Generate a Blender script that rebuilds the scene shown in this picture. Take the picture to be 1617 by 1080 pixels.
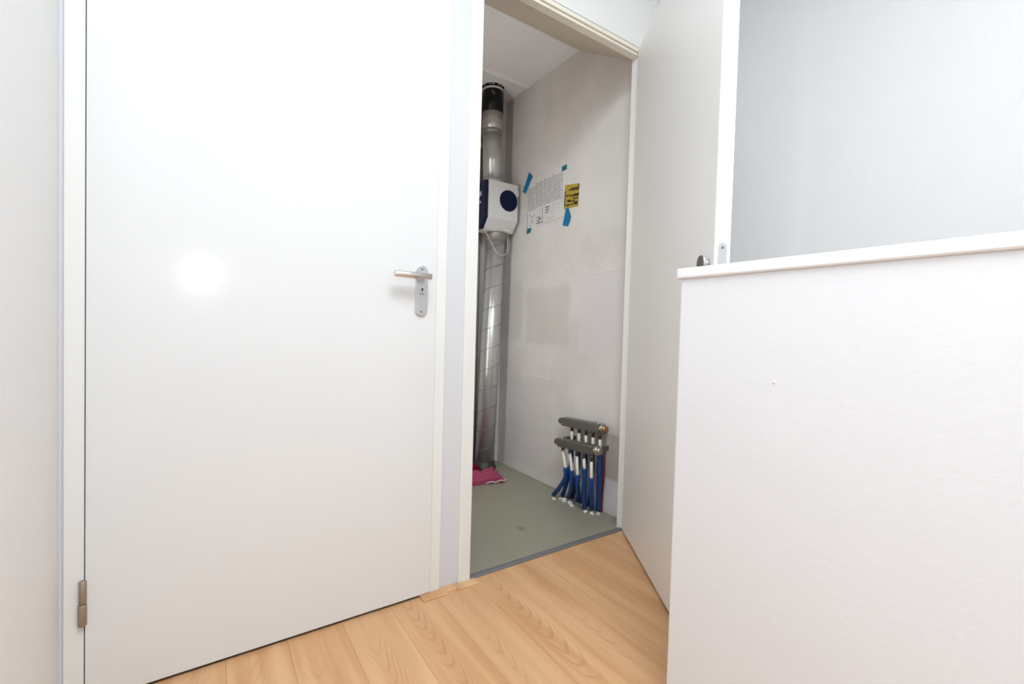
import bpy, bmesh, math, random
from mathutils import Vector, Matrix
random.seed(7)
S = bpy.context.scene
COL = S.collection
for o in list(bpy.data.objects):
    bpy.data.objects.remove(o)

# ------------------------------------------------------------------ camera
F_PX = 715.78
YAW, PITCH, ROLL = 0.5945, 0.0261, 0.0274
CAM = Vector((0, -1.3337, 0.857))
fw = Vector((math.sin(YAW)*math.cos(PITCH), math.cos(YAW)*math.cos(PITCH), -math.sin(PITCH)))
rt = Vector((math.cos(YAW), -math.sin(YAW), 0))
up = rt.cross(fw)
r2 = rt*math.cos(ROLL) + up*math.sin(ROLL)
u2 = up*math.cos(ROLL) - rt*math.sin(ROLL)
cam = bpy.data.cameras.new('camera')
cam.sensor_fit = 'HORIZONTAL'; cam.sensor_width = 36.0
cam.lens = F_PX*36.0/1617.0
cam.clip_start = 0.02
camo = bpy.data.objects.new('camera', cam); COL.objects.link(camo)
camo.matrix_world = Matrix(((r2.x, u2.x, -fw.x, CAM.x), (r2.y, u2.y, -fw.y, CAM.y), (r2.z, u2.z, -fw.z, CAM.z), (0, 0, 0, 1)))
S.camera = camo

# ------------------------------------------------------------------ light
w = bpy.data.worlds.new('world'); S.world = w; w.use_nodes = True
w.node_tree.nodes['Background'].inputs[0].default_value = (0.93, 0.96, 1.0, 1)
w.node_tree.nodes['Background'].inputs[1].default_value = 1.0

def area(name, loc, target, sx, sy, energy, col=(1, 1, 1)):
    l = bpy.data.lights.new(name, 'AREA'); l.shape = 'RECTANGLE'; l.size = sx; l.size_y = sy
    l.energy = energy; l.color = col
    o = bpy.data.objects.new(name, l); COL.objects.link(o); o.location = loc
    o.rotation_euler = (Vector(target)-Vector(loc)).to_track_quat('-Z', 'Y').to_euler()
    return o
# added ceiling bounce, hall-end fill and stairwell fill, photographer's flash, strip for the closet lamp
E_HALL, E_END_FILL, E_STAIR, E_FLASH, E_CLOSET = 53.0, 0.5, 2.0, 2.6, 3.6
area('hall_bounce_light', (0.30, -1.60, 2.60), (0.30, -1.60, 0), 1.0, 1.2, E_HALL, (0.885, 0.985, 1.065))  # unseen panel added below the ceiling to act as bounced flash
area('hall_end_fill', (0.3, -3.25, 1.45), (0.5, 0, 1.1), 1.0, 1.5, E_END_FILL, (0.96, 0.98, 1.0))  # added frontal fill from the unseen end of the hall
area('stairwell_fill', (1.50, -1.9, 2.60), (1.50, -1.8, 0), 0.5, 0.5, E_STAIR, (1.0, 0.985, 0.97))  # unseen light added to brighten the wall behind the half wall
def point(name, loc, energy, size, col):
    l = bpy.data.lights.new(name, 'POINT'); l.energy = energy; l.shadow_soft_size = size; l.color = col
    o = bpy.data.objects.new(name, l); COL.objects.link(o); o.location = loc
point('photographers_flash', (-0.02, -1.36, 1.08), E_FLASH, 0.05, (1.0, 0.985, 0.97))
area('closet_light_strip', (0.76, 0.62, 1.15), (1.6, 0.62, 1.15), 0.07, 1.7, E_CLOSET, (1.0, 0.97, 0.94))  # inferred closet lamp, stretched tall to even its light and streak the duct

S.view_settings.view_transform = 'Standard'
S.view_settings.look = 'None'
S.view_settings.gamma = 1.0
S.view_settings.use_curve_mapping = False
S.view_settings.exposure = 0.0

# ------------------------------------------------------------------ node helpers
class NT:
    def __init__(s, name, rough=0.5, metal=0.0, col=(0.8, 0.8, 0.8), spec=0.5):
        s.m = bpy.data.materials.new(name); s.m.use_nodes = True
        s.t = s.m.node_tree; s.b = s.t.nodes['Principled BSDF']
        s.b.inputs['Base Color'].default_value = (*col, 1)
        s.b.inputs['Roughness'].default_value = rough
        s.b.inputs['Metallic'].default_value = metal
        s.b.inputs['Specular IOR Level'].default_value = spec
    def n(s, typ): return s.t.nodes.new(typ)
    def put(s, sock, v):
        if isinstance(v, bpy.types.NodeSocket): s.t.links.new(v, sock)
        elif isinstance(v, tuple) and len(v) == 3 and sock.type == 'RGBA': sock.default_value = (*v, 1)
        else: sock.default_value = v
    def math(s, op, a, b=0.0, c=0.0, clamp=False):
        n = s.n('ShaderNodeMath'); n.operation = op; n.use_clamp = clamp
        for i, v in enumerate((a, b, c)): s.put(n.inputs[i], v)
        return n.outputs[0]
    def obj(s):
        return s.n('ShaderNodeTexCoord').outputs['Object']
    def sep(s, v):
        n = s.n('ShaderNodeSeparateXYZ'); s.put(n.inputs[0], v); return n.outputs
    def comb(s, x, y, z):
        n = s.n('ShaderNodeCombineXYZ')
        for i, v in enumerate((x, y, z)): s.put(n.inputs[i], v)
        return n.outputs[0]
    def scale(s, v, sc):
        n = s.n('ShaderNodeMapping'); s.put(n.inputs[0], v); n.inputs['Scale'].default_value = sc; return n.outputs[0]
    def noise(s, v, sc, det=3.0, rough=0.5):
        n = s.n('ShaderNodeTexNoise'); s.put(n.inputs['Vector'], v)
        n.inputs['Scale'].default_value = sc; n.inputs['Detail'].default_value = det; n.inputs['Roughness'].default_value = rough
        return n.outputs['Fac']
    def ramp(s, f, a, b, c0=0.0, c1=1.0):
        n = s.n('ShaderNodeMapRange'); n.interpolation_type = 'SMOOTHSTEP'
        s.put(n.inputs[0], f)
        for i, v in zip((1, 2, 3, 4), (a, b, c0, c1)): n.inputs[i].default_value = v
        return n.outputs[0]
    def mix(s, f, a, b):
        n = s.n('ShaderNodeMix'); n.data_type = 'RGBA'
        s.put(n.inputs[0], f); s.put(n.inputs[6], a); s.put(n.inputs[7], b)
        return n.outputs[2]
    def color(s, v): s.put(s.b.inputs['Base Color'], v)
    def rough(s, v): s.put(s.b.inputs['Roughness'], v)
    def bump(s, h, strength=0.2, dist=0.002):
        n = s.n('ShaderNodeBump'); n.inputs['Strength'].default_value = strength; n.inputs['Distance'].default_value = dist
        s.put(n.inputs['Height'], h); s.t.links.new(n.outputs[0], s.b.inputs['Normal'])
    def boxmask(s, u, v, u0, u1, v0, v1, e=0.01):
        a = s.math('MULTIPLY', s.ramp(u, u0-e, u0+e), s.ramp(u, u1-e, u1+e, 1, 0))
        b = s.math('MULTIPLY', s.ramp(v, v0-e, v0+e), s.ramp(v, v1-e, v1+e, 1, 0))
        return s.math('MULTIPLY', a, b)

def plain(name, col, rough=0.5, metal=0.0, var=0.0, sc=40.0, bump=0.0, spec=0.5):
    k = NT(name, rough, metal, col, spec)
    if var or bump:
        nz = k.noise(k.obj(), sc, 4)
        if var: k.color(k.mix(nz, tuple(c*(1-var) for c in col), tuple(min(1, c*(1+var)) for c in col)))
        if bump: k.bump(nz, bump, 0.001)
    return k.m

M = {}
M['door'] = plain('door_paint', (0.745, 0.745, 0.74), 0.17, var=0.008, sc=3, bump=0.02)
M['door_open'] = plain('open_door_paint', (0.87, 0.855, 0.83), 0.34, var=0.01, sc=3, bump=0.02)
M['frame'] = plain('frame_paint', (0.79, 0.785, 0.755), 0.38, var=0.01, sc=6)
M['frame_cream'] = plain('cream_paint', (0.80, 0.75, 0.64), 0.45, var=0.015, sc=8)
M['cap'] = plain('cap_paint', (0.82, 0.81, 0.80), 0.35, var=0.01, sc=10)
M['edge'] = plain('edge_paint', (0.88, 0.88, 0.86), 0.4)

def wallpaper(name, col, vert=True, bump=0.25, var=0.02):
    k = NT(name, 0.85, 0, col, 0.25)
    p = k.obj()
    st = k.scale(p, (220, 220, 9) if vert else (60, 60, 60))
    nz = k.noise(st, 1.0, 4, 0.6)
    bl = k.noise(p, 5.0, 4, 0.55)
    f = k.math('ADD', k.math('MULTIPLY', nz, 0.6), k.math('MULTIPLY', bl, 0.4))
    k.color(k.mix(f, tuple(c*(1-var) for c in col), tuple(min(1, c*(1+var)) for c in col)))
    k.bump(k.math('ADD', nz, k.math('MULTIPLY', k.noise(p, 70, 3), 0.6)), bump, 0.0012)
    return k.m
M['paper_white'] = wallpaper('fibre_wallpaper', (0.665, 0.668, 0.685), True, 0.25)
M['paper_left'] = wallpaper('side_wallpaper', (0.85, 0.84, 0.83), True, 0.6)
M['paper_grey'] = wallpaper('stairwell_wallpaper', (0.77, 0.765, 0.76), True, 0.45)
M['plaster_half'] = wallpaper('half_wall_plaster', (0.735, 0.735, 0.752), False, 0.3, 0.015)
M['white_ceiling'] = plain('ceiling_paint', (0.82, 0.82, 0.81), 0.9, var=0.01, sc=20, bump=0.05)

# closet plaster with repaired patches and a bare strip low beside the manifold
def closet_plaster():
    k = NT('closet_plaster', 0.88, 0, (0.626, 0.599, 0.571), 0.2)
    p = k.obj(); x, y, z = k.sep(p)
    wob = k.math('MULTIPLY', k.math('SUBTRACT', k.noise(p, 9, 4), 0.5), 0.06)
    yy = k.math('ADD', y, wob); zz = k.math('ADD', z, wob)
    c = k.mix(k.ramp(k.noise(p, 3.0, 5, 0.6), 0.3, 0.7), (0.626, 0.593, 0.561), (0.710, 0.676, 0.648))
    for (a, b, c0, c1, col, f) in (
            (0.48, 0.86, 0.78, 1.10, (0.553, 0.516, 0.479), 0.55),
            (0.92, 1.20, 0.80, 1.15, (0.574, 0.547, 0.541), 0.6),
            (0.08, 0.40, 0.74, 1.15, (0.668, 0.640, 0.643), 0.7),
            (0.60, 1.05, 0.05, 0.57, (0.600, 0.572, 0.570), 0.5),
            (0.06, 0.42, 1.35, 1.95, (0.699, 0.671, 0.643), 0.6),
            (0.0, 0.22, 0.02, 0.168, (0.739, 0.731, 0.722), 0.8)):
        c = k.mix(k.math('MULTIPLY', k.boxmask(yy, zz, a, b, c0, c1, 0.02), f), c, col)
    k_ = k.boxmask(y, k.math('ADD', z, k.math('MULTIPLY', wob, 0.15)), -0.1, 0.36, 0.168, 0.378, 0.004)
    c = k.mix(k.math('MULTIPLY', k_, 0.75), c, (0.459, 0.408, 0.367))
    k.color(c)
    ridge = k.math('ADD', k.boxmask(yy, zz, 0.09, 0.33, 1.150, 1.156, 0.005), k.boxmask(yy, zz, 0.50, 0.88, 0.583, 0.589, 0.005))
    h = k.math('ADD', k.math('MULTIPLY', k.noise(k.scale(p, (10, 10, 24)), 1.0, 5, 0.6), 0.7), ridge)
    k.bump(h, 0.5, 0.003)
    return k.m
M['closet'] = closet_plaster()
M['closet_ceiling'] = plain('closet_ceiling_plaster', (0.86, 0.85, 0.85), 0.9, var=0.05, sc=4, bump=0.1)
M['slope'] = plain('slope_board', (0.63, 0.54, 0.455), 0.7, var=0.02, sc=5)

# beech laminate: cathedral grain running along the board
def beech(name, base=0.0):
    k = NT(name, 0.36, 0, (0.7, 0.45, 0.25), 0.45)
    p = k.obj(); x, y, z = k.sep(p)
    oi = k.n('ShaderNodeObjectInfo'); rnd = oi.outputs['Random']
    rx = k.math('MULTIPLY', rnd, 17.3); ry = k.math('MULTIPLY', rnd, 41.7)
    q = k.comb(k.math('ADD', x, rx), k.math('ADD', y, ry), 0.0)
    warp = k.noise(k.scale(q, (9, 1.6, 1)), 1.0, 3, 0.5)
    xc = k.math('ADD', k.math('SUBTRACT', x, k.math('MULTIPLY', k.math('SUBTRACT', k.math('FRACT', k.math('MULTIPLY', rnd, 7.31)), 0.5), 0.07)),
                k.math('MULTIPLY', k.math('SUBTRACT', warp, 0.5), 0.07))
    par = k.math('MULTIPLY', k.math('MULTIPLY', xc, xc), 95.0)
    v = k.math('ADD', k.math('SUBTRACT', k.math('ADD', par, ry), y), k.math('MULTIPLY', k.noise(k.scale(q, (22, 5, 1)), 1.0, 3), 0.10))
    s1 = k.math('SINE', k.math('MULTIPLY', v, 110.0))
    line = k.ramp(s1, 0.35, 1.0)
    zone = k.ramp(k.noise(k.scale(q, (7, 1.3, 1)), 1.0, 2), 0.44, 0.62)
    line = k.math('MULTIPLY', k.math('MULTIPLY', line, zone), k.ramp(k.math('ABSOLUTE', xc), 0.018, 0.06, 1.0, 0.15))
    broad = k.noise(k.scale(q, (16, 1.0, 1)), 1.0, 3, 0.55)
    fine = k.noise(k.scale(q, (420, 14, 1)), 1.0, 3, 0.6)
    c = k.mix(k.ramp(broad, 0.3, 0.72), (0.70, 0.42, 0.222), (0.53, 0.27, 0.118))
    c = k.mix(k.math('MULTIPLY', rnd, 0.4), c, (0.64, 0.385, 0.205))
    c = k.mix(k.math('MULTIPLY', line, 0.7), c, (0.46, 0.25, 0.12))
    c = k.mix(k.math('MULTIPLY', k.ramp(fine, 0.5, 0.75), 0.18), c, (0.50, 0.29, 0.15))
    k.color(c)
    k.bump(fine, 0.04, 0.0005)
    return k.m
M['beech'] = beech('beech_laminate')
M['joint'] = plain('floor_joint', (0.50, 0.30, 0.17), 0.8)

def vinyl():
    k = NT('closet_vinyl', 0.42, 0, (0.3, 0.3, 0.25), 0.4)
    p = k.obj(); x, y, z = k.sep(p)
    a = k.math('SINE', k.math('MULTIPLY', k.math('ADD', x, y), 230.0))
    b = k.math('SINE', k.math('MULTIPLY', k.math('SUBTRACT', x, y), 230.0))
    g = k.ramp(k.math('MULTIPLY', a, b), -0.5, 0.6)
    c = k.mix(g, (0.215, 0.20, 0.145), (0.36, 0.345, 0.265))
    c = k.mix(k.math('MULTIPLY', k.noise(p, 6, 4), 0.4), c, (0.30, 0.295, 0.235))
    dx = k.math('SUBTRACT', x, 1.138); dy = k.math('SUBTRACT', y, 0.243)
    d = k.math('SQRT', k.math('ADD', k.math('MULTIPLY', dx, dx), k.math('MULTIPLY', k.math('MULTIPLY', dy, dy), 0.5)))
    c = k.mix(k.ramp(d, 0.008, 0.02, 0.8, 0), c, (0.20, 0.13, 0.03))
    k.color(c); k.bump(g, 0.35, 0.0015)
    return k.m
M['vinyl'] = vinyl()
M['threshold'] = plain('threshold_strip_grey', (0.19, 0.19, 0.20), 0.45, 0.3, var=0.05)
M['alu'] = plain('brushed_aluminium', (0.66, 0.66, 0.66), 0.34, 0.9, var=0.03, sc=120)
M['plate'] = plain('faceplate_grey', (0.58, 0.58, 0.57), 0.5, 0.5)
M['lever'] = plain('satin_lever', (0.70, 0.67, 0.64), 0.25, 1.0)
M['hinge'] = plain('bronze_hinge', (0.36, 0.29, 0.225), 0.42, 0.6, var=0.06, sc=60)
M['dark'] = plain('dark_gap', (0.03, 0.028, 0.025), 0.7)
M['screw'] = plain('screw_steel', (0.28, 0.28, 0.28), 0.35, 0.9)
M['knob'] = plain('knob_dark', (0.16, 0.155, 0.15), 0.4, 0.5)

def duct_metal():
    k = NT('galvanised_duct', 0.3, 0.7, (0.5, 0.51, 0.5))
    p = k.obj()
    nz = k.noise(k.scale(p, (8, 8, 30)), 1.0, 4); sp = k.noise(p, 25, 2)
    f = k.math('ADD', k.math('MULTIPLY', nz, 0.6), k.math('MULTIPLY', sp, 0.4))
    k.color(k.mix(f, (0.54, 0.55, 0.54), (0.62, 0.63, 0.61)))
    k.rough(k.ramp(sp, 0.3, 0.7, 0.28, 0.33))
    k.bump(k.noise(k.scale(p, (3, 3, 9)), 1.0, 2), 0.06, 0.002)
    return k.m
M['duct'] = duct_metal()
M['seam'] = plain('duct_seam', (0.22, 0.23, 0.22), 0.45, 0.8)
M['collar'] = plain('grey_collar', (0.30, 0.285, 0.26), 0.45, 0.6, var=0.08)
M['sleeve_alu'] = plain('alu_tape_sleeve', (0.55, 0.54, 0.51), 0.35, 0.85, var=0.06, sc=30)
M['black'] = plain('black_plastic_pipe', (0.006, 0.0055, 0.005), 0.28, 0, var=0.2, sc=20, spec=0.25)
M['ring'] = plain('ceiling_ring_sealant', (0.66, 0.63, 0.60), 0.7, var=0.08, sc=60, bump=0.3)
M['strip'] = plain('white_strip', (0.92, 0.91, 0.90), 0.6)
M['rubber'] = plain('black_rubber', (0.03, 0.032, 0.032), 0.5)
M['pvc'] = plain('brown_grey_pipe', (0.20, 0.165, 0.145), 0.5, 0.1, var=0.08, sc=20)
M['fan_white'] = plain('fan_housing_plastic', (0.66, 0.66, 0.65), 0.4, var=0.015, sc=15)
M['fan_navy'] = plain('navy_plastic', (0.003, 0.006, 0.035), 0.35, spec=0.25)
M['fan_cap'] = plain('navy_cap', (0.002, 0.006, 0.032), 0.35, spec=0.2)
M['fan_mark'] = plain('pale_print', (0.42, 0.44, 0.50), 0.5)
M['cable'] = plain('grey_cable', (0.50, 0.48, 0.45), 0.5)
M['sheet'] = plain('printed_sheet', (0.65, 0.635, 0.62), 0.7, var=0.02, sc=12)
M['ink'] = plain('grey_ink', (0.25, 0.245, 0.245), 0.8)
M['ink_dark'] = plain('dark_ink', (0.14, 0.135, 0.135), 0.8)
M['tape'] = plain('blue_tape', (0.0, 0.165, 0.33), 0.4, var=0.12, sc=40, bump=0.2)
M['tape_teal'] = plain('teal_tape', (0.0, 0.14, 0.17), 0.45, var=0.1, sc=40)
M['yellow'] = plain('yellow_sticker', (0.42, 0.31, 0.03), 0.45, var=0.12, sc=50)
M['yellow_ink'] = plain('sticker_black', (0.025, 0.018, 0.012), 0.5)
M['brass_grey'] = plain('manifold_metal', (0.20, 0.185, 0.165), 0.42, 0.75, var=0.18, sc=45, bump=0.15)
M['nickel'] = plain('nickel_fitting', (0.50, 0.48, 0.44), 0.25, 1.0)
M['copper'] = plain('copper_fitting', (0.50, 0.30, 0.17), 0.3, 1.0)
M['pex'] = plain('white_pipe', (0.74, 0.73, 0.66), 0.4)
M['blue'] = plain('blue_sleeve', (0.003, 0.05, 0.22), 0.42, var=0.15, sc=60)
M['darkblue'] = plain('navy_sleeve', (0.010, 0.02, 0.12), 0.45, var=0.15, sc=60)
M['red'] = plain('dark_red_sleeve', (0.10, 0.02, 0.05), 0.45)
M['crumb'] = plain('white_filler', (0.70, 0.66, 0.64), 0.8, var=0.08, sc=80)
def terry(name, c):
    k = NT(name, 0.95, 0, c, 0.1); p = k.obj()
    nz = k.noise(p, 240, 3, 0.7)
    k.color(k.mix(nz, tuple(v*0.7 for v in c), tuple(min(1, v*1.3) for v in c))); k.bump(nz, 0.9, 0.004)
    return k.m
M['towel'] = terry('pink_terry', (0.40, 0.075, 0.135))
M['towel_red'] = terry('red_terry', (0.20, 0.004, 0.016))
M['hem'] = plain('pale_hem', (0.60, 0.46, 0.44), 0.9)

# ------------------------------------------------------------------ mesh helpers
def finish(name, bm, mat, parent=None, smooth=False):
    me = bpy.data.meshes.new(name); bm.normal_update(); bm.to_mesh(me); bm.free()
    me.materials.append(M[mat] if isinstance(mat, str) else mat)
    if smooth:
        for f in me.polygons: f.use_smooth = True
    o = bpy.data.objects.new(name, me); COL.objects.link(o)
    if parent: o.parent = parent
    return o
def addbox(bm, x0, x1, y0, y1, z0, z1, bev=0.0, seg=2, mat=None):
    m = Matrix.Translation(((x0+x1)/2, (y0+y1)/2, (z0+z1)/2)) @ Matrix.Diagonal((x1-x0, y1-y0, z1-z0, 1))
    if mat is not None: m = mat @ m
    t = bmesh.new(); bmesh.ops.create_cube(t, size=1.0, matrix=m)
    if bev: bmesh.ops.bevel(t, geom=t.edges[:], offset=bev, segments=seg, affect='EDGES', profile=0.6)
    me = bpy.data.meshes.new('t'); t.to_mesh(me); t.free(); bm.from_mesh(me); bpy.data.meshes.remove(me)
def box(name, x0, x1, y0, y1, z0, z1, mat, parent=None, bev=0.0, m=None, seg=2):
    bm = bmesh.new(); addbox(bm, x0, x1, y0, y1, z0, z1, bev, seg, m); return finish(name, bm, mat, parent)
def frame_of(d):
    d = d.normalized(); a = Vector((0, 0, 1)) if abs(d.z) < 0.9 else Vector((1, 0, 0))
    u = d.cross(a).normalized(); return u, u.cross(d).normalized()
def addtube(bm, pts, rad, n=14, caps=True):
    pts = [Vector(p) for p in pts]; rads = rad if isinstance(rad, (list, tuple)) else [rad]*len(pts)
    rings = []; u = None
    for i, p in enumerate(pts):
        d = (pts[min(i+1, len(pts)-1)] - pts[max(i-1, 0)]).normalized()
        if u is None: u, v = frame_of(d)
        else:
            u = (u - d*u.dot(d)).normalized(); v = d.cross(u)
        v = d.cross(u)
        rings.append([bm.verts.new(p + (u*math.cos(2*math.pi*k/n) + v*math.sin(2*math.pi*k/n))*rads[i]) for k in range(n)])
    for a, b in zip(rings, rings[1:]):
        for k in range(n): bm.faces.new((a[k], a[(k+1) % n], b[(k+1) % n], b[k])).smooth = True
    if caps:
        bm.faces.new(rings[0][::-1]); bm.faces.new(rings[-1])
def tube(name, pts, rad, mat, parent=None, n=14):
    bm = bmesh.new(); addtube(bm, pts, rad, n); bmesh.ops.recalc_face_normals(bm, faces=bm.faces[:]); return finish(name, bm, mat, parent)
def spline(pts, k=6):
    P = [Vector(p) for p in pts]; P = [P[0]*2-P[1]] + P + [P[-1]*2-P[-2]]; out = []
    for i in range(1, len(P)-2):
        for j in range(k):
            t = j/k; a, b, c, d = P[i-1:i+3]
            out.append(0.5*((2*b) + (c-a)*t + (2*a-5*b+4*c-d)*t*t + (3*b-a-3*c+d)*t**3))
    return out + [P[-2]]
def profile(name, poly, axis, a0, a1, mat, parent=None, bev=0.0):
    """extrude a 2D polygon: axis 'x' takes (y,z), axis 'y' takes (x,z), axis 'z' takes (x,y)"""
    f = {'x': lambda p, a: (a, p[0], p[1]), 'y': lambda p, a: (p[0], a, p[1]), 'z': lambda p, a: (p[0], p[1], a)}[axis]
    bm = bmesh.new()
    A = [bm.verts.new(f(p, a0)) for p in poly]; B = [bm.verts.new(f(p, a1)) for p in poly]
    bm.faces.new(A); bm.faces.new(B[::-1])
    for i in range(len(poly)):
        j = (i+1) % len(poly); bm.faces.new((A[i], B[i], B[j], A[j]))
    bmesh.ops.recalc_face_normals(bm, faces=bm.faces[:])
    if bev: bmesh.ops.bevel(bm, geom=bm.edges[:], offset=bev, segments=2, affect='EDGES', profile=0.6)
    return finish(name, bm, mat, parent)
def empty(name, loc=(0, 0, 0)):
    o = bpy.data.objects.new(name, None); COL.objects.link(o); o.location = loc; o.empty_display_size = 0.05; return o
def under(parent):
    """children keep world coordinates under a parent that sits at its own base"""
    bpy.context.view_layer.update()
    inv = parent.matrix_world.inverted()
    for c in parent.children: c.matrix_parent_inverse = inv
def tag(o, label, cat=None, kind=None, group=None):
    o['label'] = label
    if cat: o['category'] = cat
    if kind: o['kind'] = kind
    if group: o['group'] = group
    return o
def struct(o, label, cat): return tag(o, label, cat, 'structure')

# ------------------------------------------------------------------ room shell
XL, XR, ZC = -0.258, 2.02, 2.65
XA, XB, XC, XJ0, XJ = -0.2166, 0.6036, 0.6383, 0.706, 0.7511      # closed door, its frame, closet frame
XI, XCW = 1.5105, 1.5874                                          # closet right jamb, closet right wall
ZH = 2.028                                                        # underside of closet door head
YB = 1.15
bm = bmesh.new()
addbox(bm, XL-0.1, -0.2502, 0, 0.12, 0, ZC)                        # sliver beside the side wall
addbox(bm, -0.2502, XC, 0, 0.12, 2.09, ZC)
addbox(bm, XC, XJ0, 0, 0.10, 0, ZC)
addbox(bm, XJ0, 1.612, 0, 0.036, 2.30, ZC)
addbox(bm, 1.612, XR, 0, 0.036, 0, ZC)
struct(finish('wall_front', bm, 'paper_white'), 'white papered wall holding the closed door and the closet doorway', 'wall')
struct(box('wall_left', XL-0.1, XL, -3.4, 0.0, 0, ZC, 'paper_left'), 'pale grey fibre-papered side wall beside the hinges of the closed door', 'wall')
struct(box('wall_right', XR, XR+0.1, -3.4, 0.036, 0, ZC, 'paper_grey'), 'plain pale grey wall rising behind the half wall', 'wall')
bm = bmesh.new()                                                   # end wall of the hall with a window opening
addbox(bm, XL, -0.2, -3.5, -3.4, 0, ZC); addbox(bm, 0.8, XR, -3.5, -3.4, 0, ZC)
addbox(bm, -0.2, 0.8, -3.5, -3.4, 0, 0.7); addbox(bm, -0.2, 0.8, -3.5, -3.4, 2.2, ZC)
struct(finish('wall_back', bm, 'paper_white'), 'white papered end wall of the hall with a window opening', 'wall')
struct(box('ceiling', XL-0.1, XR+0.1, -3.5, 0.12, ZC, ZC+0.08, 'white_ceiling'), 'flat white painted ceiling over the hall', 'ceiling')

# half wall round the stairwell, with its painted cap
PX, PY = 0.8424, -0.7275
hw = struct(box('wall_half', PX, PX+0.11, -3.4, PY, 0, 0.976, 'plaster_half', bev=0.003), 'white plastered half wall with a small nick, under a white cap', 'wall')
cp = struct(box('trim_1', PX-0.006, PX+0.125, -3.4, PY+0.009, 0.9755, 0.9985, 'cap', bev=0.006, seg=4), 'white painted wooden cap lying along the half wall', 'trim')
bm = bmesh.new()
bmesh.ops.create_icosphere(bm, subdivisions=2, radius=0.0042, matrix=Matrix.Translation((PX+0.0012, -0.927, 0.7765)) @ Matrix.Diagonal((0.55, 0.8, 1.1, 1)))
nk = finish('paint_nick', bm, 'crumb', hw, True)

# ------------------------------------------------------------------ floors
fl_ = box('floor', XL, XR, -3.4, 0.004, -0.06, -0.008, 'joint')
struct(fl_, 'beech laminate floor of the hall, boards running towards the doors', 'floor')
PW = 0.142
xs = [0.19 + PW*k for k in range(-4, 13)]
meshes = {}
for i, x in enumerate(xs):
    x0, x1 = max(x, XL), min(x+PW, XR)
    if x1-x0 < 0.01: continue
    y1 = 0.003
    y = y1; first = 0.92 + 0.33*((i*5) % 4)
    while y > -3.39:
        ln = first if y == y1 else 1.285
        y0 = max(y-ln, -3.4)
        wd, lg = round(x1-x0-0.0003, 5), round(y-y0-0.0008, 5)
        if (wd, lg) not in meshes:
            bm = bmesh.new(); addbox(bm, -wd/2, wd/2, -lg/2, lg/2, -0.008, 0, 0.0005, 1)
            me = bpy.data.meshes.new('plank'); bm.normal_update(); bm.to_mesh(me); bm.free(); me.materials.append(M['beech']); meshes[(wd, lg)] = me
        pl = bpy.data.objects.new('plank', meshes[(wd, lg)]); COL.objects.link(pl)
        pl.location = ((x0+x1)/2, (y+y0)/2, 0); pl.parent = fl_
        y = y0
struct(box('floor_closet', 0.70, 1.60, 0.004, 1.2, -0.05, 0.0, 'vinyl'), 'grey-green vinyl floor with a fine diamond relief inside the closet', 'floor')
th = struct(profile('trim_2', [(0.0, -0.004), (0.0, 0.003), (0.006, 0.0055), (0.022, 0.0055), (0.028, 0.002), (0.028, -0.004)], 'x', 0.735, 1.515, 'threshold'),
            'grey threshold strip between the laminate and the closet vinyl', 'trim')

# ------------------------------------------------------------------ closet shell
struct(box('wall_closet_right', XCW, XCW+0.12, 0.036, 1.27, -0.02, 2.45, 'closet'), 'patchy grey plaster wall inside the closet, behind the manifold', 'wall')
struct(box('wall_closet_back', 0.60, XCW, YB, YB+0.12, -0.02, 2.45, 'closet'), 'grey plaster end wall of the closet behind the ducts', 'wall')
struct(box('wall_closet_left', 0.62, 0.70, 0.10, YB, -0.02, 2.45, 'closet'), 'grey plaster wall of the closet behind the papered pier', 'wall')
struct(box('ceiling_closet', 0.62, XCW, 0.40, YB, 2.31, 2.36, 'closet_ceiling'), 'grey plaster ceiling of the closet', 'ceiling')
struct(profile('ceiling_slope', [(0.036, 2.045), (0.4662, 2.3095), (0.4662, 2.36), (0.036, 2.36)], 'x', 0.70, XCW, 'slope'),
       'sloping brown board between the doorway head and the closet ceiling', 'ceiling')
struct(profile('trim_3', [(0.894, 2.312), (0.894, 2.303), (0.910, 2.300), (0.914, 2.312)], 'x', 0.70, XCW-0.004, 'strip'),
       'thin pale strip across the closet ceiling in front of the black pipe', 'trim')

# ------------------------------------------------------------------ door frames
def part(o, parent): o.parent = parent; return o
f1 = empty('trim_4', (0.19, 0, 0)); struct(f1, 'cream painted frame round the closed white door', 'door frame')
box('jamb', -0.2502, XA, -0.006, 0.12, 0, 2.09, 'frame', f1, 0.002)
box('jamb', XB, XC, -0.006, 0.12, 0, 2.09, 'frame', f1, 0.002)
box('head', XA, XB, -0.006, 0.12, 2.052, 2.09, 'frame', f1, 0.002)
box('door_stop', XA, XA+0.03, 0.034, 0.12, 0, 2.052, 'dark', f1); box('door_stop', XB-0.03, XB, 0.034, 0.12, 0, 2.052, 'dark', f1)  # stops coloured black to put shade into the gaps beside the leaf
under(f1)
f2 = empty('trim_5', (1.13, 0, 0)); struct(f2, 'cream painted frame round the open closet doorway', 'door frame')
box('jamb', XJ0, XJ, -0.006, 0.06, 0, 2.30, 'frame', f2, 0.002)
box('jamb', XI, 1.612, -0.001, 0.037, 0, 2.045, 'frame', f2, 0.001)
box('upright', 1.5665, 1.612, -0.006, 0.037, 2.045, 2.30, 'frame', f2, 0.001)
profile('head', [(-0.001, ZH), (-0.001, 2.060), (0.037, 2.060), (0.037, ZH+0.012), (0.030, ZH)], 'x', XJ, XI+0.002, 'frame_cream', f2)
box('head_bead', XJ, 1.528, -0.0085, -0.001, 2.040, 2.0562, 'frame_cream', f2, 0.0015)
box('seal_end', 1.5085, 1.5145, -0.004, 0.000, 2.026, 2.033, 'dark', f2)
under(f2)
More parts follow.
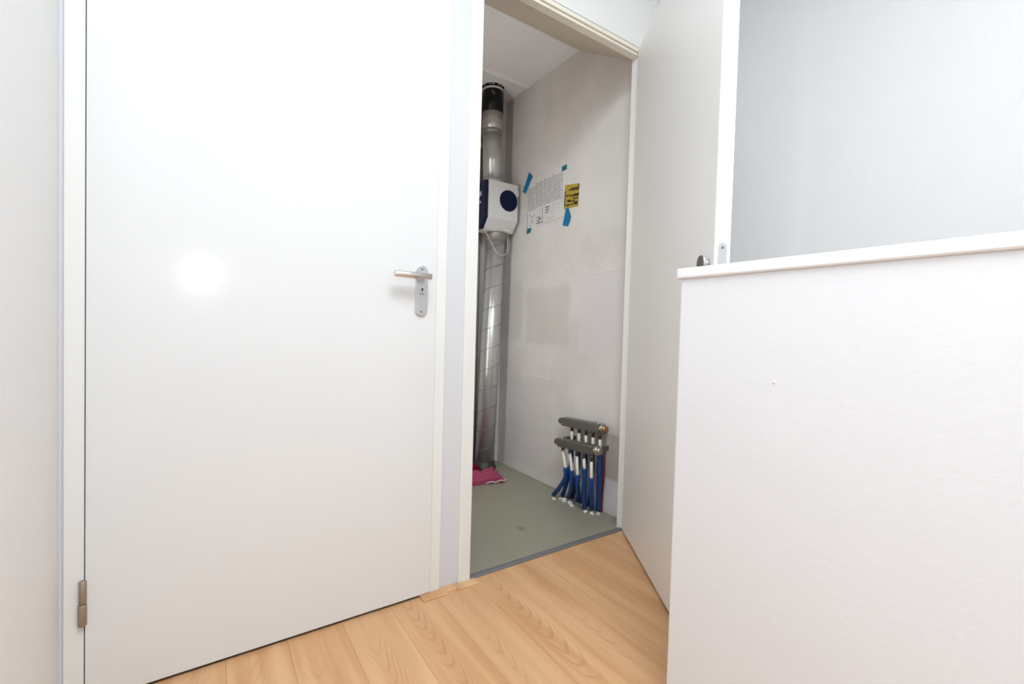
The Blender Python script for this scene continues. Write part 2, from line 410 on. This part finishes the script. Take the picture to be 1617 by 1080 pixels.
tp = empty('trim_6', (1.13, -0.01, 2.06)); struct(tp, 'flat white panel closing the gap above the closet doorway', 'panel')
box('panel', XJ+0.002, 1.5625, -0.010, 0.03, 2.0575, 2.2755, 'frame', tp, 0.0015)
box('backing', XJ, 1.5665, 0.004, 0.035, 2.060, 2.30, 'dark', tp)  # black sheet standing in for the shade in the gap round the panel
under(tp)

# beech blocks at the feet of the frames
for k, (a, b, c, d, lab) in enumerate((
        (0.5694, 0.652, -0.0405, -0.0065, 'beech floor strip at the foot of the closed door frame'),
        (0.640, 0.692, -0.0285, -0.0005, 'short beech floor strip under the papered pier'),
        (0.690, 0.768, -0.0365, -0.0065, 'beech floor strip at the foot of the closet frame'))):
    o = profile('trim_%d' % (7+k), [(c, -0.001), (c, 0.003), (c+0.004, 0.0065), (d, 0.0075), (d, -0.001)], 'x', a, b, 'beech', None, 0.0006)
    struct(o, lab, 'trim')

# ------------------------------------------------------------------ closed door
d1 = empty('door_1', (0.19, -0.01, 0.008)); struct(d1, 'closed flush white door with a lever handle', 'door')
box('door_leaf', XA+0.0022, XB-0.0014, -0.010, 0.030, 0.009, 2.050, 'door', d1, 0.0015)
bm = bmesh.new(); addbox(bm, XA+0.005, XB-0.003, -0.002, 0.028, 0.001, 0.009)
finish('bottom_gap_shade', bm, 'dark', d1)  # black strip standing in for the shade under the closed door
def rounded_plate(cx, z0, z1, wd, n=10):
    r = wd/2; P = []
    for k in range(n+1):
        t = math.pi*k/n; P.append((cx+r*math.cos(t), z1-r+r*math.sin(t)))
    for k in range(n+1):
        t = math.pi+math.pi*k/n; P.append((cx+r*math.cos(t), z0+r+r*math.sin(t)))
    return P
hp = profile('handle_plate', rounded_plate(0.5505, 0.893, 1.048, 0.040), 'y', -0.0165, -0.0095, 'alu', d1, 0.0012)
hp['label'] = 'long satin aluminium handle plate'
bm = bmesh.new()
addtube(bm, [(0.5505, -0.016, 1.011), (0.5505, -0.024, 1.011)], 0.0155, 24)
bmesh.ops.recalc_face_normals(bm, faces=bm.faces[:]); finish('rose', bm, 'alu', d1)
bm = bmesh.new()
addtube(bm, [(0.5505, -0.02, 1.011), (0.5505, -0.058, 1.011)], 0.0088, 16)
addtube(bm, [(0.5625, -0.058, 1.011), (0.5615, -0.058, 1.011), (0.45, -0.058, 1.0115), (0.4485, -0.058, 1.0115)], [0.0085, 0.0100, 0.0100, 0.0085], 20)
bmesh.ops.recalc_face_normals(bm, faces=bm.faces[:])
lv = finish('lever', bm, 'lever', d1); lv['label'] = 'round satin steel lever'
bm = bmesh.new(); addtube(bm, [(0.552, -0.0160, 0.9755), (0.552, -0.0170, 0.9755)], 0.0032, 12); addbox(bm, 0.5507, 0.5533, -0.0170, -0.016, 0.968, 0.9755)
bmesh.ops.recalc_face_normals(bm, faces=bm.faces[:]); finish('keyhole', bm, 'dark', d1)
profile('indicator_slot', [(0.5425+0.0085*(1-math.cos(math.pi*k/8)), 0.9585+0.0042*math.sin(math.pi*k/8)) for k in range(9)], 'y', -0.0169, -0.0160, 'screw', d1)
for zz in (0.9065, 1.036):
    bm = bmesh.new(); addtube(bm, [(0.5503, -0.016, zz), (0.5503, -0.0172, zz)], [0.0036, 0.003], 12)
    bmesh.ops.recalc_face_normals(bm, faces=bm.faces[:]); finish('screw', bm, 'screw', d1)
def hinge(z):
    h = tube('hinge', [(-0.2178, -0.0125, z+0.049), (-0.2178, -0.0125, z+0.0505), (-0.2178, -0.0125, z+0.099), (-0.2178, -0.0125, z+0.1005)], [0.0055, 0.0068, 0.0068, 0.005], 'hinge', d1)
    h['label'] = 'bronze knuckle hinge'
    tube('knuckle', [(-0.2183, -0.0125, z), (-0.2183, -0.0125, z+0.003), (-0.2183, -0.0125, z+0.047), (-0.2183, -0.0125, z+0.0485)], [0.0055, 0.0077, 0.0077, 0.0068], 'hinge', h)
hinge(0.185); hinge(1.74)
under(d1)

# ------------------------------------------------------------------ open closet door (55 degrees)
d = Vector((-0.5547, -0.8321, 0)); nn = Vector((0.8321, -0.5547, 0))
H0 = Vector((1.4955, -0.009, 0))
DM = Matrix(((d.x, nn.x, 0, H0.x), (d.y, nn.y, 0, H0.y), (0, 0, 1, 0), (0, 0, 0, 1)))     # local x along leaf, y through its thickness
LEN = 0.790
d2 = empty('door_2', H0 + Vector((0, 0, 0.008))); struct(d2, 'white closet door standing open beside the half wall', 'door')
box('door_leaf', 0.0, LEN-0.001, 0.0, 0.040, 0.010, 2.050, 'door_open', d2, 0.0012, DM)
e = box('edge_band', LEN-0.0012, LEN, 0.0005, 0.0395, 0.011, 2.049, 'edge', d2, 0.0, DM)
lp = []
for (y, z) in [(a-0.5505+0.0200, b) for a, b in rounded_plate(0.5505, 0.86, 1.092, 0.022)]: lp.append((y, z))
bm = bmesh.new()
A = [bm.verts.new(DM @ Vector((LEN-0.0005, y, z))) for y, z in lp]; B = [bm.verts.new(DM @ Vector((LEN+0.0016, y, z))) for y, z in lp]
bm.faces.new(A); bm.faces.new(B[::-1])
for i in range(len(lp)):
    j = (i+1) % len(lp); bm.faces.new((A[i], B[i], B[j], A[j]))
bmesh.ops.recalc_face_normals(bm, faces=bm.faces[:])
fp = finish('lock_faceplate', bm, 'plate', d2); fp['label'] = 'rounded grey lock faceplate'
bm = bmesh.new(); addtube(bm, [DM @ Vector((LEN+0.001, 0.0195, 1.079)), DM @ Vector((LEN+0.0026, 0.0195, 1.079))], 0.0034, 12)
bmesh.ops.recalc_face_normals(bm, faces=bm.faces[:]); finish('screw', bm, 'screw', fp)
bm = bmesh.new(); addbox(bm, LEN, LEN+0.008, 0.012, 0.027, 0.985, 1.012, 0.002, 2, DM); finish('latch', bm, 'alu', fp)
kz = 1.043
tube('knob_stem', [DM @ Vector((LEN-0.034, 0.001, kz)), DM @ Vector((LEN-0.034, -0.014, kz))], [0.012, 0.0095], 'alu', d2, 20)
kb = tube('knob', [DM @ Vector((LEN-0.034, -0.012, kz)), DM @ Vector((LEN-0.034, -0.014, kz)), DM @ Vector((LEN-0.034, -0.020, kz))], [0.019, 0.0215, 0.0215], 'alu', d2, 28)
kf = tube('knob_face', [DM @ Vector((LEN-0.034, -0.0195, kz)), DM @ Vector((LEN-0.034, -0.0215, kz))], [0.0213, 0.0203], 'knob', kb, 28)
kf['label'] = 'dark flat knob face'
box('bottom_gap_strip', 0.002, LEN-0.002, 0.012, 0.028, 0.0015, 0.011, 'dark', d2, 0, DM)  # dark strip filling the gap below the open leaf
for z in (0.20, 1.0, 1.80):
    tube('hinge', [DM @ Vector((0.0, 0.046, z)), DM @ Vector((0.0, 0.046, z+0.1))], 0.0065, 'hinge', d2)
under(d2)

# ------------------------------------------------------------------ ventilation: upper duct, fan unit, lower duct
def ring(bm, cx, cy, z0, z1, r0, r1=None, n=32):
    addtube(bm, [(cx, cy, z0), (cx, cy, z1)], [r0, r1 or r0], n)
UX, UY = 1.424, 1.05
ud = empty('upper_duct', (UX, UY, 1.73))
tag(ud, 'upper ventilation duct from the fan unit to the ceiling, with a black top section', 'duct')
def lathe(name, cx, cy, prof, mat, parent, n=36):
    bm = bmesh.new(); addtube(bm, [(cx, cy, z) for z, r in prof], [r for z, r in prof], n)
    bmesh.ops.recalc_face_normals(bm, faces=bm.faces[:]); return finish(name, bm, mat, parent)
bm = bmesh.new(); addtube(bm, [(1.440, UY, 1.7305), (1.424, UY, 2.04)], 0.0585, 36); bmesh.ops.recalc_face_normals(bm, faces=bm.faces[:])
du = finish('duct_pipe', bm, 'duct', ud)
bm = bmesh.new(); addtube(bm, [(1.439, UY, 1.7308), (1.439, UY, 1.734), (1.4385, UY, 1.760), (1.4385, UY, 1.764)], [0.058, 0.0605, 0.0605, 0.058], 36)
bmesh.ops.recalc_face_normals(bm, faces=bm.faces[:]); finish('duct_spigot', bm, 'sleeve_alu', ud)
lathe('coupling_ring', UX, UY, [(2.030, 0.058), (2.033, 0.0625), (2.055, 0.0625), (2.058, 0.058)], 'collar', ud)
lathe('taped_sleeve', UX, UY, [(2.054, 0.058), (2.056, 0.0605), (2.118, 0.0605), (2.122, 0.058)], 'sleeve_alu', ud)
lathe('clamp_band', UX, UY, [(2.112, 0.058), (2.116, 0.0615), (2.160, 0.0615), (2.165, 0.058)], 'collar', ud)
bl = lathe('black_section', UX, UY, [(2.156, 0.060), (2.158, 0.0645), (2.305, 0.0645), (2.309, 0.060)], 'black', ud)
bl['label'] = 'glossy black top section'
lathe('sealant_ring', UX, UY, [(2.283, 0.064), (2.286, 0.0675), (2.294, 0.0665), (2.297, 0.064)], 'ring', ud)
cr = lathe('ceiling_gap', UX, UY, [(2.3035, 0.060), (2.304, 0.0685), (2.3105, 0.0695)], 'black', ud)
for k in range(11):
    a = -2.9 + 0.27*k + random.uniform(-0.05, 0.05); l = random.uniform(0.05, 0.13)
    P = [(UX+0.0685*math.cos(a+l*t), UY+0.0685*math.sin(a+l*t), 2.3045+random.uniform(-0.001, 0.001)) for t in (-1, 0, 1)]
    if k % 3 != 1: tube('filler_crumb', P, [0.0015, 0.0038, 0.0018], 'ring', cr, 6)
for (a, z) in ((-2.15, 2.262), (-2.0, 2.252)):
    s = bmesh.new(); bmesh.ops.create_icosphere(s, subdivisions=2, radius=0.004, matrix=Matrix.Translation((UX+0.0645*math.cos(a), UY+0.0645*math.sin(a), z)))
    finish('screw', s, 'alu', bl, True)
under(ud)

ld = empty('lower_duct', (1.43, 1.05, 0))
tag(ld, 'spiral-seamed galvanised duct standing on the closet floor under the fan unit', 'duct')
L0, L1 = Vector((1.4300, 1.05, 0.0)), Vector((1.4700, 1.05, 1.4475))
ax = (L1-L0).normalized(); U, V = frame_of(ax)
bm = bmesh.new(); addtube(bm, [L0, L1], 0.0585, 40); bmesh.ops.recalc_face_normals(bm, faces=bm.faces[:]); finish('duct_pipe', bm, 'duct', ld)
bm = bmesh.new()
ang0 = 0.4; P = []; pitch = 0.123
for k in range(0, 12*36+1):
    t = 0.05 + k/36*pitch
    if t > 1.40: break
    a = 2*math.pi*k/36
    # pick the turn sense that climbs towards the closet's right wall on the visible side
    P.append(L0 + ax*t + (Vector((1, 0, 0))*math.cos(a) + Vector((0, 1, 0))*math.sin(a))*0.0586)
addtube(bm, P, 0.0015, 5); bmesh.ops.recalc_face_normals(bm, faces=bm.faces[:])
finish('spiral_seam', bm, 'seam', ld)
bm = bmesh.new(); addtube(bm, [L1-ax*0.052, L1-ax*0.050, L1-ax*0.012, L1], [0.0585, 0.0625, 0.0650, 0.0650], 36); bmesh.ops.recalc_face_normals(bm, faces=bm.faces[:]); finish('duct_spigot', bm, 'collar', ld)
bm = bmesh.new(); addtube(bm, [L0+ax*0.001, L0+ax*0.003, L0+ax*0.022, L0+ax*0.026, L0+ax*0.05, L0+ax*0.052], [0.070, 0.072, 0.070, 0.064, 0.0635, 0.058], 36); bmesh.ops.recalc_face_normals(bm, faces=bm.faces[:])
finish('floor_collar', bm, 'rubber', ld)
under(ld)

bp = empty('brown_pipe', (1.404, 1.135, 0)); tag(bp, 'slim brown-grey pipe running up the end wall behind the ducts', 'pipe')
tube('pipe_run', [(1.404, 1.136, 0.0), (1.396, 1.136, 2.312)], 0.0115, 'pvc', bp, 20)
tube('pipe_clip', [(1.397, 1.1355, 1.975), (1.397, 1.1355, 1.978), (1.397, 1.1355, 2.004), (1.397, 1.1355, 2.007)], [0.012, 0.0145, 0.0145, 0.012], 'sleeve_alu', bp, 20)
under(bp)

fn = empty('fan_unit', (1.455, 1.05, 1.455)); tag(fn, 'white ventilation fan unit with navy cover and round navy cap between the ducts', 'fan unit')
fx0, fx1 = 1.3555, 1.5600
profile('housing', [(0.950, 1.512), (0.950, 1.731), (1.100, 1.731), (1.100, 1.447), (1.000, 1.447)], 'x', fx0, fx1, 'fan_white', fn, 0.004)
cv = profile('side_cover', [(0.958, 1.514), (0.958, 1.727), (1.097, 1.727), (1.097, 1.452), (1.006, 1.452)], 'x', fx0-0.022, fx0+0.001, 'fan_navy', fn, 0.004)
cv['label'] = 'navy blue cover with pale print'
for (a, b, c, e2) in ((1.000, 1.022, 1.640, 1.668), (1.028, 1.052, 1.640, 1.668), (1.004, 1.018, 1.598, 1.612)):
    box('printed_mark', fx0-0.0226, fx0-0.0215, a, b, c, e2, 'fan_mark', cv, 0.0002)
bm = bmesh.new(); addtube(bm, [(1.491, 0.951, 1.627), (1.491, 0.946, 1.627), (1.491, 0.944, 1.627)], [0.0622, 0.0622, 0.060], 48); bmesh.ops.recalc_face_normals(bm, faces=bm.faces[:])
finish('round_cap', bm, 'fan_cap', fn)['label'] = 'round navy blue cap'
box('connector_tab', 1.548, 1.575, 0.962, 0.972, 1.705, 1.712, 'dark', fn, 0.0005)
box('connector_block', 1.545, 1.572, 0.956, 0.975, 1.668, 1.706, 'fan_white', fn, 0.002)
box('connector_tab', 1.548, 1.575, 0.962, 0.972, 1.661, 1.667, 'dark', fn, 0.0005)
tube('cable_gland', [(1.490, 0.984, 1.462), (1.540, 0.975, 1.452)], 0.0045, 'pex', fn, 12)
under(fn)
tag(tube('cable', spline([(1.348, 0.985, 1.449), (1.375, 0.978, 1.400), (1.415, 0.972, 1.335), (1.445, 0.970, 1.308), (1.480, 0.975, 1.305), (1.512, 0.985, 1.330), (1.525, 1.00, 1.390), (1.532, 1.02, 1.450)]), 0.0026, 'cable', None, 8),
    'thin grey cable looping in front of the lower duct below the fan unit', 'cable')
tag(tube('cable', spline([(1.545, 1.03, 1.449), (1.556, 1.03, 1.41), (1.550, 1.03, 1.33), (1.535, 1.06, 1.26), (1.528, 1.09, 1.20)]), 0.0026, 'cable', None, 8),
    'thin grey cable hanging beside the lower duct against the plaster wall', 'cable')
tag(tube('cable', spline([(1.530, 1.03, 1.7335), (1.548, 1.00, 1.752), (1.570, 0.955, 1.742), (1.5835, 0.93, 1.715), (1.575, 0.945, 1.690)]), 0.0022, 'cable', None, 8),
    'thin grey cable curling off the top of the fan unit', 'cable')

# ------------------------------------------------------------------ papers and tape on the closet wall
XW = XCW
def wallpoly(name, pts, mat, parent=None, t=0.0008, off=0.0):
    bm = bmesh.new()
    A = [bm.verts.new((XW-off+0.0002, y, z)) for y, z in pts]; B = [bm.verts.new((XW-off-t, y, z)) for y, z in pts]
    bm.faces.new(A); bm.faces.new(B[::-1])
    for i in range(len(pts)):
        j = (i+1) % len(pts); bm.faces.new((A[i], B[i], B[j], A[j]))
    bmesh.ops.recalc_face_normals(bm, faces=bm.faces[:])
    return finish(name, bm, mat, parent)
Q = [(0.903, 1.742), (0.572, 1.744), (0.552, 1.462), (0.893, 1.448)]            # corners of the sheet: top far, top near, bottom near, bottom far
def uv(u, v):
    a = Vector(Q[0]).lerp(Vector(Q[1]), u); b = Vector(Q[3]).lerp(Vector(Q[2]), u); return a.lerp(b, v)
ps = tag(wallpoly('instruction_sheet', Q, 'sheet', None, 0.0006), 'printed instruction sheet with tables, taped to the closet wall', 'paper')
def quads(name, rects, mat, parent, f=uv, off=0.0008):
    bm = bmesh.new()
    for (u0, v0, u1, v1) in rects:
        P = [f(u0, v0), f(u1, v0), f(u1, v1), f(u0, v1)]
        vs = [bm.verts.new((XW-off, p.x, p.y)) for p in P]; bm.faces.new(vs[::-1])
    bmesh.ops.recalc_face_normals(bm, faces=bm.faces[:])
    o = finish(name, bm, mat, parent); o['kind'] = 'stuff'; return o
R = []; D = []
cols = [(0.03, 0.26), (0.29, 0.50), (0.53, 0.74), (0.77, 0.97)]
for (a, b) in cols:
    v = 0.10 + (0.05 if a < 0.28 else 0)
    while v < 0.585:
        u = a
        while u < b-0.02:
            l = random.uniform(0.02, 0.075); R.append((u, v, min(b, u+l), v+0.017)); u += l + random.uniform(0.006, 0.016)
        v += 0.036
for u in (0.275, 0.515, 0.755, 0.985): R.append((u-0.005, 0.04, u+0.005, 0.62))
D += [(0.02, 0.63, 0.032, 0.99), (0.455, 0.62, 0.467, 0.94)]
for k in range(16):
    u, v = random.uniform(0.06, 0.40), random.uniform(0.64, 0.92); R.append((u, v, u+random.uniform(0.015, 0.06), v+random.uniform(0.008, 0.02)))
D += [(0.15, 0.735, 0.185, 0.757), (0.21, 0.715, 0.24, 0.737), (0.31, 0.835, 0.43, 0.848), (0.34, 0.86, 0.36, 0.92), (0.28, 0.90, 0.45, 0.918), (0.36, 0.81, 0.42, 0.83)]
for k in range(3): D.append((0.54, 0.645+0.05*k, 0.655-0.015*k, 0.668+0.05*k))
for k in range(14):
    u, v = random.uniform(0.55, 0.9), random.uniform(0.68, 0.9); R.append((u, v, u+random.uniform(0.015, 0.05), v+0.006))
R += [(0.72, 0.66, 0.98, 0.666), (0.715, 0.66, 0.72, 0.93), (0.48, 0.955, 0.98, 0.961)]
quads('printed_text', R, 'ink', ps); quads('printed_diagram', D, 'ink_dark', ps)

Y = [(0.5465, 1.640), (0.4335, 1.622), (0.4385, 1.506), (0.5505, 1.512)]
def yv(u, v):
    a = Vector(Y[0]).lerp(Vector(Y[1]), u); b = Vector(Y[3]).lerp(Vector(Y[2]), u); return a.lerp(b, v)
ys = tag(wallpoly('warning_sticker', Y, 'yellow', None, 0.0008, 0.0002), 'square yellow warning sticker with black print beside the instruction sheet', 'sticker')
YR = [(0.0, 0.26, 0.07, 0.90), (0.93, 0.02, 1.0, 0.20), (0.93, 0.40, 1.0, 0.52)]
for (v, segs) in ((0.16, ((0.45, 0.62), (0.64, 0.92))), (0.22, ((0.3, 0.5), (0.54, 0.74), (0.78, 0.98))), (0.44, ((0.12, 0.30), (0.33, 0.42), (0.62, 0.98))), (0.475, ((0.42, 0.98),)),
                  (0.60, ((0.60, 0.95),)), (0.66, ((0.20, 0.50),)), (0.70, ((0.30, 0.48), (0.55, 0.75))), (0.78, ((0.65, 0.98),)), (0.84, ((0.12, 0.4), (0.46, 0.62), (0.7, 0.95)))):
    for (a, b) in segs: YR.append((a, v-0.012, b, v+0.052))
quads('printed_text', YR, 'yellow_ink', ys, yv, 0.0013)
for pts, mat, lab in (
        ([(0.942, 1.697), (0.878, 1.800), (0.842, 1.766), (0.908, 1.676)], 'tape', 'long slanted strip of blue tape beside the fan unit'),
        ([(0.578, 1.745), (0.5385, 1.7495), (0.537, 1.722), (0.576, 1.7205)], 'tape_teal', 'small square of teal tape above the sheet, over the yellow sticker'),
        ([(0.884, 1.463), (0.843, 1.465), (0.847, 1.437), (0.889, 1.435)], 'tape_teal', 'small square of teal tape at the bottom corner of the sheet'),
        ([(0.5345, 1.514), (0.512, 1.512), (0.4905, 1.462), (0.497, 1.438), (0.514, 1.414), (0.558, 1.427)], 'tape', 'wide tapering strip of blue tape hanging under the yellow sticker')):
    tag(wallpoly('tape_strip', pts, mat, None, 0.0012, 0.0006), lab, 'tape', None, 'tape pieces on the closet wall')

# ------------------------------------------------------------------ underfloor heating manifold
mf = empty('heating_manifold', (1.53, 0.29, 0)); tag(mf, 'grey metal heating manifold with white pipes and blue sleeves on the closet wall', 'manifold')
def bar(name, A, B, r):
    A, B = Vector(A), Vector(B); dd = (B-A).normalized(); side = Vector((1, 0, 0)); upv = dd.cross(side).normalized()
    if upv.z < 0: upv = -upv
    m = Matrix(((dd.x, side.x, upv.x, A.x), (dd.y, side.y, upv.y, A.y), (dd.z, side.z, upv.z, A.z), (0, 0, 0, 1)))
    L = (B-A).length
    o = box(name, 0.03, L-0.03, -r, r, -r, r, 'brass_grey', mf, r*0.22, m, 2)
    return o, m, L
def pt(m, t, a=0, b=0): return m @ Vector((t, a, b))
ub, um, uL = bar('upper_bar', (1.535, 0.468, 0.394), (1.535, 0.140, 0.411), 0.0205)
lb, lm, lL = bar('lower_bar', (1.470, 0.418, 0.304), (1.470, 0.106, 0.325), 0.0205)
for (o, m, L, near) in ((ub, um, uL, 'copper'), (lb, lm, lL, 'nickel')):
    tube('end_plug', [pt(m, 0.0), pt(m, 0.002), pt(m, 0.018), pt(m, 0.02), pt(m, 0.034)], [0.011, 0.0150, 0.0150, 0.018, 0.018], 'brass_grey', o, 16)
    tube('union_nut', [pt(m, L-0.034), pt(m, L-0.030), pt(m, L-0.016), pt(m, L-0.014)], [0.021, 0.0235, 0.0235, 0.019], 'nickel', o, 6)
    tube('end_cap', [pt(m, L-0.016), pt(m, L-0.003), pt(m, L)], [0.017, 0.016, 0.012], near, o, 18)
tube('air_vent', [pt(um, uL-0.05, 0, 0.016), pt(um, uL-0.05, 0, 0.024)], [0.008, 0.006], 'nickel', ub, 14)
tube('air_vent', [pt(lm, 0.045, 0, 0.016), pt(lm, 0.045, 0, 0.024)], [0.007, 0.006], 'nickel', lb, 14)
for y in (0.42, 0.19):
    box('wall_bracket', 1.535, XCW+0.001, y-0.012, y+0.012, 0.385, 0.410, 'brass_grey', mf, 0.002)
    box('wall_bracket', 1.47, XCW+0.001, y-0.020, y-0.008, 0.300, 0.322, 'brass_grey', mf, 0.002)
def fitting(p, parent):
    tube('fitting', [p, p+Vector((0, 0, -0.012)), p+Vector((0, 0, -0.013)), p+Vector((0, 0, -0.030))], [0.0105, 0.0105, 0.0085, 0.0085], 'brass_grey', parent, 8)
# lower bar: white pipe then blue sleeve to the floor
low = [(0.364, 0.3405, 0.190, (1.500, 0.462)), (0.312, 0.2945, 0.188, (1.545, 0.395)), (0.262, 0.2535, 0.178, (1.550, 0.335)),
       (0.214, 0.2075, 0.222, (1.514, 0.246)), (0.164, 0.1605, 0.190, (1.540, 0.222))]
for (yt, yb, zb, (fx, fy)) in low:
    fitting(Vector((1.47, yt, 0.296)), mf)
    tube('white_pipe', [(1.47, yt, 0.275), (1.470, yb, zb), (1.471, yb, zb-0.012)], 0.0074, 'pex', mf, 12)
    sp = spline([(1.470, yb, zb+0.002), (1.474, yb+0.003, zb-0.05), ((1.47*0.5+fx*0.5), (yb*0.55+fy*0.45), 0.075), (fx, fy, 0.012)], 6)
    tube('blue_sleeve', sp, 0.0113, 'blue', mf, 14)
    tube('pipe_end', [(fx, fy, 0.016), (fx+0.001, fy-0.001, -0.002)], 0.0068, 'pex', mf, 10)
# upper bar: white pipes passing behind, then dark sleeves
upr = [(0.374, (1.535, 0.432), 'blue'), (0.322, (1.560, 0.385), 'darkblue'), (0.272, (1.556, 0.310), 'darkblue'), (0.224, (1.558, 0.262), 'darkblue'), (0.178, (1.556, 0.200), 'blue')]
for (yt, (fx, fy), mt) in upr:
    fitting(Vector((1.535, yt, 0.388)), mf)
    tube('white_pipe', [(1.535, yt, 0.362), (1.532, yt-0.004, 0.285)], 0.0074, 'pex', mf, 12)
    sp = spline([(1.532, yt-0.004, 0.292), (1.530, yt-0.006, 0.20), ((1.53+fx)/2, (yt+fy)/2-0.004, 0.09), (fx, fy, 0.010)], 6)
    tube('blue_sleeve', sp, 0.0106, mt, mf, 14)
    tube('pipe_end', [(fx, fy, 0.014), (fx, fy, -0.002)], 0.0064, 'pex', mf, 10)
rs = tube('red_sleeve', spline([(1.560, 0.178, 0.292), (1.562, 0.178, 0.18), (1.570, 0.192, 0.08), (1.576, 0.198, -0.001)], 6), 0.0088, 'red', mf, 12)
under(mf)
# crumbs of white filler at the pipe feet
for k, (x, y, r) in enumerate(((1.478, 0.432, 0.011), (1.508, 0.418, 0.010), (1.512, 0.388, 0.015), (1.512, 0.347, 0.014), (1.498, 0.318, 0.012), (1.507, 0.228, 0.011), (1.516, 0.196, 0.012), (1.540, 0.178, 0.010))):
    bm = bmesh.new(); bmesh.ops.create_icosphere(bm, subdivisions=2, radius=r)
    for v in bm.verts:
        v.co *= random.uniform(0.75, 1.2); v.co.z = max(v.co.z*0.75, -0.25*r)
        v.co += Vector((x, y, 0.25*r))
    tag(finish('filler_lump', bm, 'crumb', None, False), 'small white lump of filler at the foot of the blue sleeves', 'filler', None, 'filler lumps under the manifold')

# ------------------------------------------------------------------ towels on the closet floor
def towel(name, corners, mat, h, seed, nx=26, ny=22):
    random.seed(seed); bm = bmesh.new(); ph = [random.uniform(0, 6.28) for _ in range(6)]
    top = {}; bot = {}
    for i in range(nx+1):
        for j in range(ny+1):
            u, v = i/nx, j/ny
            a = Vector(corners[0]).lerp(Vector(corners[1]), u); b = Vector(corners[3]).lerp(Vector(corners[2]), u); p = a.lerp(b, v)
            e = min(u, 1-u, v, 1-v)*6; ed = min(1, e)**0.5
            z = h*(0.55+0.45*ed) + 0.007*math.sin(15*u+ph[0]+5*v)+0.006*math.sin(19*v+ph[1]+6*u)+0.004*math.sin(37*u+ph[4]-21*v)
            wob = 0.006*math.sin(14*u+ph[2]) + 0.006*math.sin(17*v+ph[3])
            top[i, j] = bm.verts.new((p.x+wob, p.y+wob*0.7, max(0.006, z)))
            bot[i, j] = bm.verts.new((p.x+wob*0.8, p.y+wob*0.6, 0.0005))
    for i in range(nx):
        for j in range(ny):
            bm.faces.new((top[i, j], top[i+1, j], top[i+1, j+1], top[i, j+1])).smooth = True
            bm.faces.new((bot[i, j], bot[i, j+1], bot[i+1, j+1], bot[i+1, j])).smooth = True
    for i in range(nx):
        bm.faces.new((top[i, 0], bot[i, 0], bot[i+1, 0], top[i+1, 0])); bm.faces.new((top[i, ny], top[i+1, ny], bot[i+1, ny], bot[i, ny]))
    for j in range(ny):
        bm.faces.new((top[0, j], top[0, j+1], bot[0, j+1], bot[0, j])); bm.faces.new((top[nx, j], bot[nx, j], bot[nx, j+1], top[nx, j+1]))
    bmesh.ops.recalc_face_normals(bm, faces=bm.faces[:])
    return finish(name, bm, mat)
tw = tag(towel('towel', [(0.98, 0.86), (1.405, 0.775), (1.425, 0.940), (1.06, 0.955)], 'towel', 0.040, 3), 'crumpled pink terry towel lying on the closet floor', 'towel')
hm = tube('hem', spline([(1.290, 0.792, 0.006), (1.318, 0.783, 0.013), (1.345, 0.781, 0.007), (1.372, 0.768, 0.018), (1.398, 0.770, 0.008), (1.412, 0.782, 0.016)], 5), 0.0042, 'hem', tw, 8)
tag(towel('towel', [(1.12, 0.985), (1.352, 0.972), (1.338, 1.08), (1.14, 1.12)], 'towel_red', 0.062, 9), 'dark red terry towel bunched behind the pink towel', 'towel')
